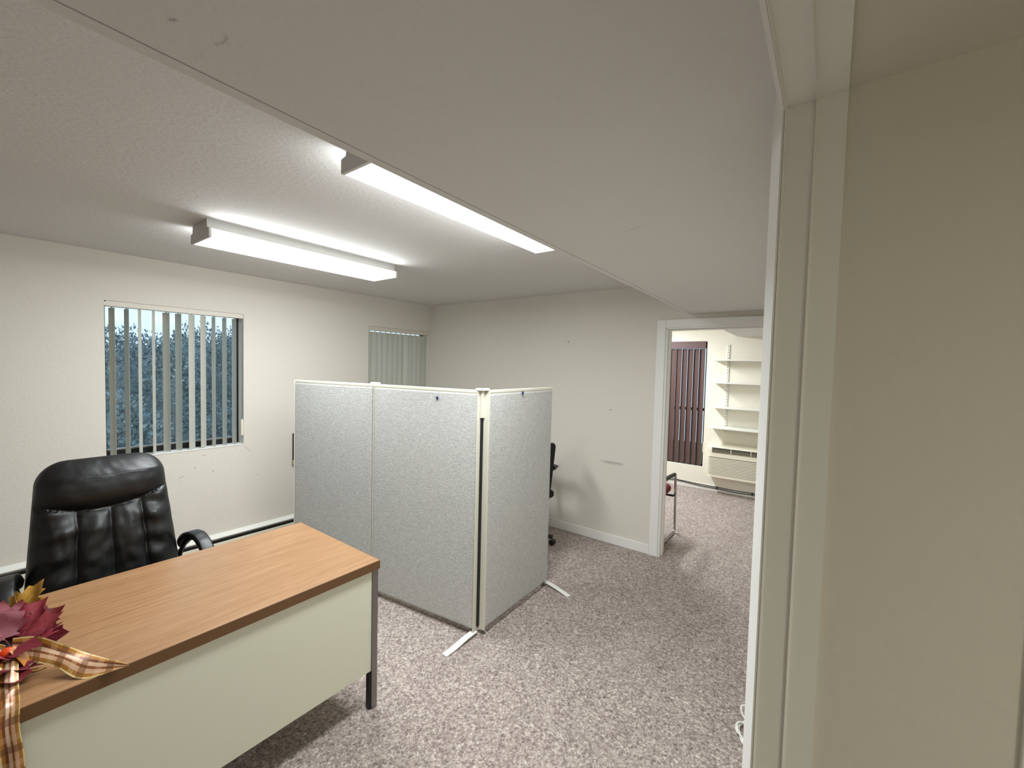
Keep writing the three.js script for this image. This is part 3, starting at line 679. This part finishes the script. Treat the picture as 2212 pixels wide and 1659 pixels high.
// ------------------------------------------------------------------ shelving in the room beyond
{
  const zs = [-1.114, -0.45];
  zs.forEach((z, i) => {
    const t = thing('shelf_standard', i ? 'white slotted shelf upright at the hidden shelf ends' : 'white slotted shelf upright beside the brown blind', 'shelf upright', [XB, 0, z]);
    const g = [];
    for (const s of [-1, 1]) g.push(bx(-0.014, 0.9, s * 0.0095 - 0.0045, -0.0005, 2.035, s * 0.0095 + 0.0045));
    for (let y = 0.9; y < 2.03; y += 0.04) g.push(bx(-0.0138, y, -0.0055, -0.0005, y + 0.021, 0.0055));
    mesh('upright', merge(g), M.white, t);
  });
  const names = ['topmost white wall shelf above the air conditioner', 'second white wall shelf from the top', 'third white wall shelf from the top', 'deepest white wall shelf just above the air conditioner'];
  [[1.822, 0.2, 0], [1.517, 0.2, 0], [1.184, 0.2, 0], [0.914, 0.26, -0.02]].forEach(([y, d, dz], i) => {
    const t = thing('wall_shelf', names[i], 'shelf', [XB, y, 0], 0, 'white shelves in the room beyond');
    mesh('board', rbx(-d - 0.012, -0.009, -1.272 + dz, -0.0145, 0.009, -0.3, 0.003), M.white, t);
    for (const z of zs) mesh('bracket', prism([[-d + 0.02, -0.0105], [-0.0145, -0.0105], [-0.0145, -0.075], [-0.03, -0.075], [-d + 0.02, -0.02]].reverse(), 'z', z - 0.003, z + 0.003), M.white, t);
  });
}
// ------------------------------------------------------------------ through-wall air conditioner
{
  const t = thing('air_conditioner', 'cream wall air conditioner with slotted front below the shelves', 'air conditioner', [XB, 0, 0]);
  const z0 = -1.288, z1 = -0.24, dep = 0.2;
  const slab = (y0, y1, inset = 0, r = 0.055, front = dep) => {
    const a = -front + inset, b = -0.001, c = z0 + inset, d = z1 - inset, s = new THREE.Shape();
    s.moveTo(b, -c); s.lineTo(a + r, -c); s.quadraticCurveTo(a, -c, a, -c - r); s.lineTo(a, -d + r); s.quadraticCurveTo(a, -d, a + r, -d); s.lineTo(b, -d); s.closePath();
    const g = new THREE.ExtrudeGeometry(s, { depth: y1 - y0, bevelEnabled: false, curveSegments: 6 });
    g.applyMatrix4(new THREE.Matrix4().set(1, 0, 0, 0, 0, 0, 1, y0, 0, -1, 0, 0, 0, 0, 0, 1));
    return g;
  };
  mesh('inner_case', slab(0.25, 0.52, 0.014, 0.05), M.black, t);
  mesh('bottom_rail', slab(0.243, 0.275), M.cream, t);
  for (let k = 0; k < 12; k++) mesh('slat', slab(0.2815 + k * 0.0192, 0.2815 + k * 0.0192 + 0.0125, 0, 0.055), M.cream, t);
  mesh('top_band', slab(0.515, 0.585), M.cream, t);
  // sloping discharge head with a sunken dark louvre
  const head = prism([[-dep + 0.001, 0.585], [-0.001, 0.585], [-0.001, 0.684], [-0.05, 0.684], [-0.165, 0.665], [-0.19, 0.64]].reverse(), 'z', z0 + 0.012, z1 - 0.012);
  mesh('discharge_head', head, M.cream, t);
  mesh('louver_recess', merge([0].map(() => { const g = new THREE.BoxGeometry(0.062, 0.003, 0.93); g.rotateZ(1.36); g.translate(-0.1995, 0.612, (z0 + z1) / 2 + 0.0); return g; })), M.black, t);
  for (let k = 0; k < 5; k++) { const g = new THREE.BoxGeometry(0.003, 0.0035, 0.93); g.translate(-0.2045 + k * 0.0027, 0.592 + k * 0.0115, (z0 + z1) / 2); mesh('louver', g, M.tan, t); }
  for (let k = 1; k < 4; k++) { const g = new THREE.BoxGeometry(0.06, 0.004, 0.006); g.rotateZ(1.36); g.translate(-0.2035, 0.612, z0 + 0.059 + k * 0.2325); mesh('louver_divider', g, M.cream, t); }
}
// ------------------------------------------------------------------ cables along the far baseboard
{
  const mk = (label, ys, x) => { const t = thing('wall_cable', label, 'cable');
    mesh('cable', tube(ys.map(([z, y]) => [x, y, z]), 0.005, 60, 6), M.black, t); return t; };
  const a = mk('upper black cable sagging along the far baseboard', [[-2.6, 0.11], [-1.9, 0.095], [-1.735, 0.082], [-1.5, 0.074], [-1.37, 0.07], [-1.18, 0.066], [-0.98, 0.06], [-0.75, 0.064], [-0.4, 0.07], [0.2, 0.07]], XB - 0.02);
  for (const z of [-1.86, -1.18, -0.75]) mesh('cable_clip', rbx(XB - 0.028, 0.035, z - 0.007, XB - 0.0142, 0.075, z + 0.007, 0.002), M.black, a);
  mk('lower black cable clipped beneath the other one', [[-2.6, 0.07], [-1.9, 0.062], [-1.735, 0.07], [-1.5, 0.055], [-1.37, 0.046], [-1.18, 0.045], [-0.95, 0.036], [-0.75, 0.043], [-0.4, 0.05], [0.2, 0.05]], XB - 0.02);
}
// ------------------------------------------------------------------ white cord on the carpet beside the opening
{
  const t = thing('coiled_cord', 'coiled white cord on the carpet beside the opening', 'cord', [2.165, 0.006, -0.224]);
  const pts = [];
  for (let k = 0; k <= 60; k++) { const a = k / 60 * 2 * Math.PI * 3.2 + 2, r = 0.055 + 0.014 * Math.sin(k * 0.7); pts.push([Math.cos(a) * r * 1.1, 0.004 + 0.012 * k / 60 + 0.004 * Math.sin(k * 1.9), Math.sin(a) * r * 0.8]); }
  mesh('coil', tube(pts, 0.0048, 320, 6), M.white, t);
  mesh('loop', tube([[0.05, 0.004, 0.03], [0.1, 0.008, -0.03], [0.135, 0.03, -0.05], [0.15, 0.035, -0.02], [0.13, 0.012, 0.03], [0.06, 0.004, 0.06]], 0.0042, 50, 6), M.white, t);
}

// ------------------------------------------------------------------ autumn leaf arrangement with plaid ribbon
const plaid = canvasTex(256, 512, (c, w, h) => {
  c.fillStyle = '#c58a58'; c.fillRect(0, 0, w, h);
  const stripes = [[0, 14, '#e8cf8a'], [14, 40, '#a86a24'], [54, 34, '#6b3a1c'], [88, 42, '#dcb79c'], [130, 26, '#8a4f2a'], [156, 44, '#d8ab8a'], [200, 40, '#a9702c'], [240, 16, '#ecd694']];
  for (const [x, ww, col] of stripes) { c.fillStyle = col; c.fillRect(x, 0, ww, h); }
  for (let y = 0; y < h; y += 256) { c.fillStyle = 'rgba(84,42,22,0.42)'; c.fillRect(0, y, w, 70); c.fillStyle = 'rgba(240,214,180,0.3)'; c.fillRect(0, y + 110, w, 60); }
  for (let y = 0; y < h; y += 3) { c.fillStyle = `rgba(255,225,170,${(0.05 + 0.22 * rnd()).toFixed(3)})`; c.fillRect(0, y, w, 1); }
});
plaid.wrapS = plaid.wrapT = THREE.RepeatWrapping;
const ribbonMat = phys('#ffffff', 0.32, { map: plaid, side: THREE.DoubleSide, transmission: 0.15, thickness: 0, metalness: 0.25, sheen: 0.4, sheenColor: new THREE.Color('#ffd98a') });
// ribbon from pairs of edge points; u across, v along
function ribbonGeo(left, right, n = 60, ripple = 0.0) {
  const L = new THREE.CatmullRomCurve3(left.map((p) => V(...p))), Rr = new THREE.CatmullRomCurve3(right.map((p) => V(...p)));
  const pos = [], uv = [], id = [], m = 10; let len = 0, last = null;
  for (let i = 0; i <= n; i++) {
    const a = L.getPoint(i / n), b = Rr.getPoint(i / n), mid = a.clone().add(b).multiplyScalar(0.5); if (last) len += mid.distanceTo(last); last = mid;
    const tn = L.getTangent(i / n), nn = b.clone().sub(a).cross(tn).normalize();
    for (let k = 0; k <= m; k++) { const q = a.clone().lerp(b, k / m).addScaledVector(nn, ripple * Math.sin(k / m * Math.PI * 2 + i * 0.12)); pos.push(q.x, q.y, q.z); uv.push(k / m, len / 0.14); }
  }
  for (let i = 0; i < n; i++) for (let k = 0; k < m; k++) { const a = i * (m + 1) + k, b = a + 1, c = a + m + 1, d = c + 1; id.push(a, b, d, a, d, c); }
  const g = new THREE.BufferGeometry(); g.setAttribute('position', new THREE.Float32BufferAttribute(pos, 3)); g.setAttribute('uv', new THREE.Float32BufferAttribute(uv, 2)); g.setIndex(id); g.computeVertexNormals();
  return g;
}
const leafZ = (x, y, bend, twist, k) => bend * y * y + twist * x * y + 0.28 * Math.abs(x) * (0.6 - Math.abs(x)) + 0.05 * Math.sin(9 * x + 7 * y + k);
// raised midrib and side veins that follow the bent blade
function leafVeins(size, bend, twist, k) {
  const tips = [[0, 0.68], [0.5, 0.2], [-0.5, 0.2], [0.4, -0.18], [-0.4, -0.18], [0, -0.55]], list = [];
  for (const [tx, ty] of tips) {
    const pts = []; for (let i = 0; i <= 5; i++) { const x = tx * i / 5, y = -0.2 + (ty + 0.2) * i / 5; pts.push(V(x * size, y * size, size * leafZ(x, y, bend, twist, k) + 0.0006)); }
    list.push(new THREE.TubeGeometry(new THREE.CatmullRomCurve3(pts), 6, 0.0009, 5));
  }
  return merge(list);
}
function mapleLeaf(size, bend, twist, k) {
  const half = [[0, -0.32], [0.03, -0.28], [0.24, -0.36], [0.25, -0.26], [0.48, -0.22], [0.43, -0.1], [0.6, 0.06], [0.5, 0.1], [0.52, 0.27], [0.38, 0.24], [0.26, 0.2], [0.3, 0.46], [0.19, 0.45], [0, 0.72]];
  const pts = [...half, ...half.slice(1, -1).reverse().map((p) => [-p[0], p[1]])].map((p) => [p[0] * size + rr(-0.015, 0.015) * size, p[1] * size + rr(-0.015, 0.015) * size]);
  const s = new THREE.Shape(pts.map((p) => new THREE.Vector2(...p)));
  let g = new THREE.ExtrudeGeometry(s, { depth: 0.0008, bevelEnabled: false });
  // refine so that it can bend
  const sub = (geo) => { const p = geo.attributes.position, out = []; const q = (i) => V(p.getX(i), p.getY(i), p.getZ(i));
    for (let i = 0; i < p.count; i += 3) { const a = q(i), b = q(i + 1), c = q(i + 2), ab = a.clone().lerp(b, 0.5), bc = b.clone().lerp(c, 0.5), ca = c.clone().lerp(a, 0.5);
      for (const tri of [[a, ab, ca], [ab, b, bc], [ca, bc, c], [ab, bc, ca]]) for (const v of tri) out.push(v.x, v.y, v.z); }
    const o = new THREE.BufferGeometry(); o.setAttribute('position', new THREE.Float32BufferAttribute(out, 3)); return o; };
  g = sub(sub(g.index ? g.toNonIndexed() : g));
  const p = g.attributes.position;
  for (let i = 0; i < p.count; i++) {
    const x = p.getX(i) / size, y = p.getY(i) / size;
    let z = p.getZ(i) + size * leafZ(x, y, bend, twist, k);
    p.setZ(i, z);
  }
  g = mergeVertices(g, 1e-5); g.computeVertexNormals();
  g.setAttribute('uv', new THREE.Float32BufferAttribute(new Float32Array(g.attributes.position.count * 2), 2));
  return g;
}
{
  const t = thing('autumn_arrangement', 'artificial red autumn leaves with gold plaid ribbon on the desk', 'decoration', [0.07, 0.727, -1.98]);
  const reds = ['#7d2330', '#8d2a38', '#6d1a28', '#9a3a42', '#741f24'].map((c) => std(c, 0.6, { side: THREE.DoubleSide })), gold = std('#c08f34', 0.55, { side: THREE.DoubleSide });
  const stem = M.bark, veinRed = std('#a5525a', 0.6), veinGold = std('#d8b45c', 0.6);
  // [x, y, z offsets, size, pitch, yaw, roll, material]
  const leaves = [
    [0.02, 0.10, -0.06, 0.10, -0.5, 0.2, 0.3, 0], [0.055, 0.09, -0.03, 0.095, -0.7, -0.7, -0.4, 1], [0.075, 0.075, 0.02, 0.09, -0.9, -1.1, -0.6, 3], [0.06, 0.055, 0.06, 0.09, -1.0, -1.5, -0.5, 1],
    [0.0, 0.11, 0.0, 0.11, -0.8, 0.4, 0.2, 2], [-0.04, 0.1, -0.06, 0.11, -0.5, 0.8, 0.4, 4], [0.03, 0.07, 0.09, 0.1, -1.1, -2.3, -0.2, 0], [-0.01, 0.05, 0.15, 0.11, -1.2, 2.9, 0.1, 2],
    [0.085, 0.06, -0.05, 0.09, -0.8, -0.5, -0.8, 4], [-0.03, 0.09, 0.09, 0.11, -0.9, 2.2, 0.3, 1], [-0.1, 0.1, 0.0, 0.12, -0.6, 1.2, 0.2, 3], [-0.1, 0.08, 0.1, 0.12, -0.9, 1.9, 0.3, 0],
    [0.045, 0.04, -0.1, 0.1, -0.6, -0.2, -0.2, 2], [-0.09, 0.09, -0.1, 0.12, -0.4, 0.5, 0.2, 1], [0.1, 0.04, 0.03, 0.08, -1.0, -1.3, -0.9, 2], [0.02, 0.03, 0.16, 0.1, -1.2, -2.8, -0.3, 4],
  ];
  leaves.forEach(([x, y, z, s, a, b, c, k], i) => {
    const m = mesh('leaf', mapleLeaf(s * 1.3, -0.25 + 0.1 * (i % 3), 0.25 * (i % 2 ? 1 : -1), i), reds[k], t);
    mesh('vein', leafVeins(s * 1.3, -0.25 + 0.1 * (i % 3), 0.25 * (i % 2 ? 1 : -1), i), veinRed, m);
    m.position.set(x, y, z); m.rotation.set(a, 0, 0, 'YXZ'); m.rotation.order = 'YXZ'; m.rotation.y = b; m.rotation.z = c;
  });
  const y1 = mesh('leaf', mapleLeaf(0.105, -0.2, 0.2, 3), gold, t); y1.userData.label = 'yellow gold maple leaf';
  mesh('vein', leafVeins(0.105, -0.2, 0.2, 3), veinGold, y1);
  y1.position.set(0.075, 0.125, -0.105); y1.rotation.order = 'YXZ'; y1.rotation.set(-0.55, -0.75, -0.25);
  // dark berries, orange bead, pale seed pods
  const berries = []; for (let k = 0; k < 14; k++) { const g = new THREE.SphereGeometry(0.005, 8, 6); g.translate(0.085 + rr(-0.016, 0.016), 0.1 + rr(-0.01, 0.012), -0.055 + rr(-0.02, 0.02)); berries.push(g); }
  berries.forEach((g) => mesh('berry', g, std('#2c0e18', 0.35), t));
  const bead = new THREE.SphereGeometry(0.017, 16, 12); bead.scale(1.1, 0.85, 1); bead.translate(0.022, 0.078, 0.11); mesh('orange_bead', bead, std('#e04a12', 0.35), t).userData.label = 'bright orange bead at the bow';
  const cone = new THREE.SphereGeometry(0.022, 14, 10); cone.scale(1.2, 0.7, 0.8); cone.translate(-0.02, 0.08, 0.11); mesh('seed_pod', cone, std('#5a4632', 0.7), t);
  // stand that carries the leaves
  const stand = merge([new THREE.CylinderGeometry(0.07, 0.085, 0.05, 20).translate(-0.02, 0.0255, 0.02), tube([[-0.02, 0.04, 0.02], [0.0, 0.08, 0.0], [0.05, 0.1, -0.07]], 0.006, 12, 6), tube([[-0.02, 0.04, 0.02], [0.02, 0.06, 0.05], [0.06, 0.05, 0.07]], 0.006, 12, 6)]);
  mesh('foam_base', stand, stem, t);
  // ribbons: positions are offsets from the arrangement
  const o = t.position, at = (p) => [p[0] - o.x, p[1] - o.y, p[2] - o.z];
  mesh('ribbon_tail', ribbonGeo(
    [[0.105, 0.83, -1.90], [0.15, 0.822, -1.875], [0.205, 0.79, -1.82], [0.255, 0.757, -1.77], [0.318, 0.735, -1.665]].map(at),
    [[0.1, 0.79, -1.865], [0.14, 0.772, -1.82], [0.178, 0.757, -1.775], [0.222, 0.7305, -1.705], [0.316, 0.7325, -1.662]].map(at), 60, 0.003), ribbonMat, t);
  mesh('ribbon_tail', ribbonGeo(
    [[0.075, 0.80, -1.84], [0.066, 0.772, -1.75], [0.065, 0.745, -1.685], [0.062, 0.70, -1.668], [0.066, 0.62, -1.66], [0.068, 0.5, -1.664]].map(at),
    [[0.112, 0.79, -1.84], [0.106, 0.77, -1.76], [0.103, 0.745, -1.688], [0.1, 0.70, -1.668], [0.106, 0.62, -1.655], [0.11, 0.5, -1.664]].map(at), 70, 0.002), ribbonMat, t);
  mesh('ribbon_loop', ribbonGeo(
    [[0.09, 0.825, -1.88], [0.05, 0.85, -1.90], [0.0, 0.86, -1.9], [-0.05, 0.84, -1.88], [0.0, 0.81, -1.87], [0.08, 0.81, -1.87]].map(at),
    [[0.09, 0.79, -1.85], [0.05, 0.80, -1.85], [0.0, 0.80, -1.84], [-0.05, 0.79, -1.83], [0.0, 0.77, -1.82], [0.08, 0.78, -1.84]].map(at), 60, 0.002), ribbonMat, t);
  mesh('ribbon_loop', ribbonGeo(
    [[0.105, 0.82, -1.87], [0.125, 0.80, -1.855], [0.13, 0.775, -1.83], [0.115, 0.76, -1.83], [0.1, 0.775, -1.85]].map(at),
    [[0.095, 0.815, -1.85], [0.112, 0.79, -1.82], [0.12, 0.765, -1.80], [0.105, 0.755, -1.805], [0.09, 0.77, -1.83]].map(at), 40, 0.001), std('#b5701f', 0.4, { side: THREE.DoubleSide }), t);
  mesh('ribbon_end', ribbonGeo([[0.135, 0.741, -1.91], [0.155, 0.746, -1.9], [0.175, 0.738, -1.885]].map(at), [[0.13, 0.731, -1.86], [0.15, 0.7295, -1.85], [0.17, 0.7325, -1.85]].map(at), 16), ribbonMat, t);
}

// ------------------------------------------------------------------ outside: ground and evergreens seen through the window
struct('ground', bx(-14, -3.3, -40, 30, -3.1, -D1 - 0.3), M.grass, 'grassy ground outside below the windows', 'ground');
function tree(label, x, z, h, r, n, group) {
  const t = thing('evergreen_tree', label, 'tree', [x, -3.1, z], 0, group);
  mesh('trunk', new THREE.CylinderGeometry(0.06, 0.14, h * 0.9, 8).translate(0, h * 0.45, 0), M.bark, t);
  // irregular body of inner branches so that the crown is dense
  const core = new THREE.IcosahedronGeometry(1, 3), cp = core.attributes.position;
  for (let i = 0; i < cp.count; i++) { const v = V(cp.getX(i), cp.getY(i), cp.getZ(i)); const cw = Math.hypot(v.x, v.z), wide = cw > 1e-4 ? Math.pow(cw, 0.64) / cw : 1; v.x *= wide; v.z *= wide;
    const k = 0.64 + 0.2 * noise.noise(v.x * 2.3 + x, v.y * 2.3, v.z * 2.3 + z); cp.setXYZ(i, v.x * r * k, h * 0.5 + Math.sign(v.y) * Math.pow(Math.abs(v.y), 0.7) * h * 0.46 * (0.5 + 0.5 * k), v.z * r * k); }
  core.computeVertexNormals();
  core.setAttribute('color', new THREE.Float32BufferAttribute(new Float32Array(cp.count * 3).fill(1), 3));
  mesh('inner_branches', core, M.foliage, t);
  const pos = [], col = [], id = [];
  for (let i = 0; i < n; i++) {
    const a = rnd() * 2 * Math.PI, cy = rr(-1, 1), cr = Math.pow(1 - cy * cy, 0.32), dir = V(Math.cos(a) * cr, cy, Math.sin(a) * cr);
    const k = (0.78 + 0.3 * noise.noise(dir.x * 2.3 + x, dir.y * 2.3, dir.z * 2.3 + z) + rr(-0.2, 0.15));
    const c = V(dir.x * r * k, h * 0.5 + Math.sign(dir.y) * Math.pow(Math.abs(dir.y), 0.7) * h * 0.48 * (0.5 + 0.5 * k), dir.z * r * k);
    const s = rr(0.02, 0.06), u = V(rr(-1, 1), rr(-0.3, 1), rr(-1, 1)).add(dir.clone().multiplyScalar(0.7)).normalize(), w = u.clone().cross(V(rr(-1, 1), rr(-1, 1), rr(-1, 1))).normalize();
    const b = pos.length / 3, tip = c.clone().addScaledVector(u, s * 1.8), m1 = c.clone().addScaledVector(u, s * 0.7).addScaledVector(w, s * 0.55), m2 = c.clone().addScaledVector(u, s * 0.7).addScaledVector(w, -s * 0.55);
    for (const p of [c, m1, tip, m2]) pos.push(p.x, p.y, p.z);
    const v = rr(0.6, 1.25), hue = rr(-0.08, 0.08);
    for (let q = 0; q < 4; q++) col.push(v * (0.95 + hue), v, v * (1.02 - hue));
    id.push(b, b + 1, b + 2, b, b + 2, b + 3);
  }
  const g = new THREE.BufferGeometry(); g.setAttribute('position', new THREE.Float32BufferAttribute(pos, 3)); g.setAttribute('color', new THREE.Float32BufferAttribute(col, 3)); g.setIndex(id); g.computeVertexNormals();
  g.setAttribute('uv', new THREE.Float32BufferAttribute(new Float32Array(pos.length / 3 * 2), 2));
  const f = mesh('foliage', g, M.foliage, t); f.userData.kind = 'stuff';
}
const treeLabel = ['short evergreen of the row nearest the window', 'mid height evergreen of the middle row outside the window', 'taller evergreen of the farthest row outside the window'];
[[1.15, -9.2, 4.3, 1.25, 0], [4.1, -9.3, 4.2, 1.25, 0], [2.7, -12.4, 5.5, 1.45, 1], [6.1, -12.4, 5.5, 1.45, 1], [1.3, -16.2, 6.1, 1.75, 2], [5.3, -16.2, 6.0, 1.75, 2]]
  .forEach(([x, z, h, r, k]) => tree(treeLabel[k], x, z, h, r, 26000, ['front row of evergreens', 'middle row of evergreens', 'back row of evergreens'][k]));

renderer.render(scene, camera);
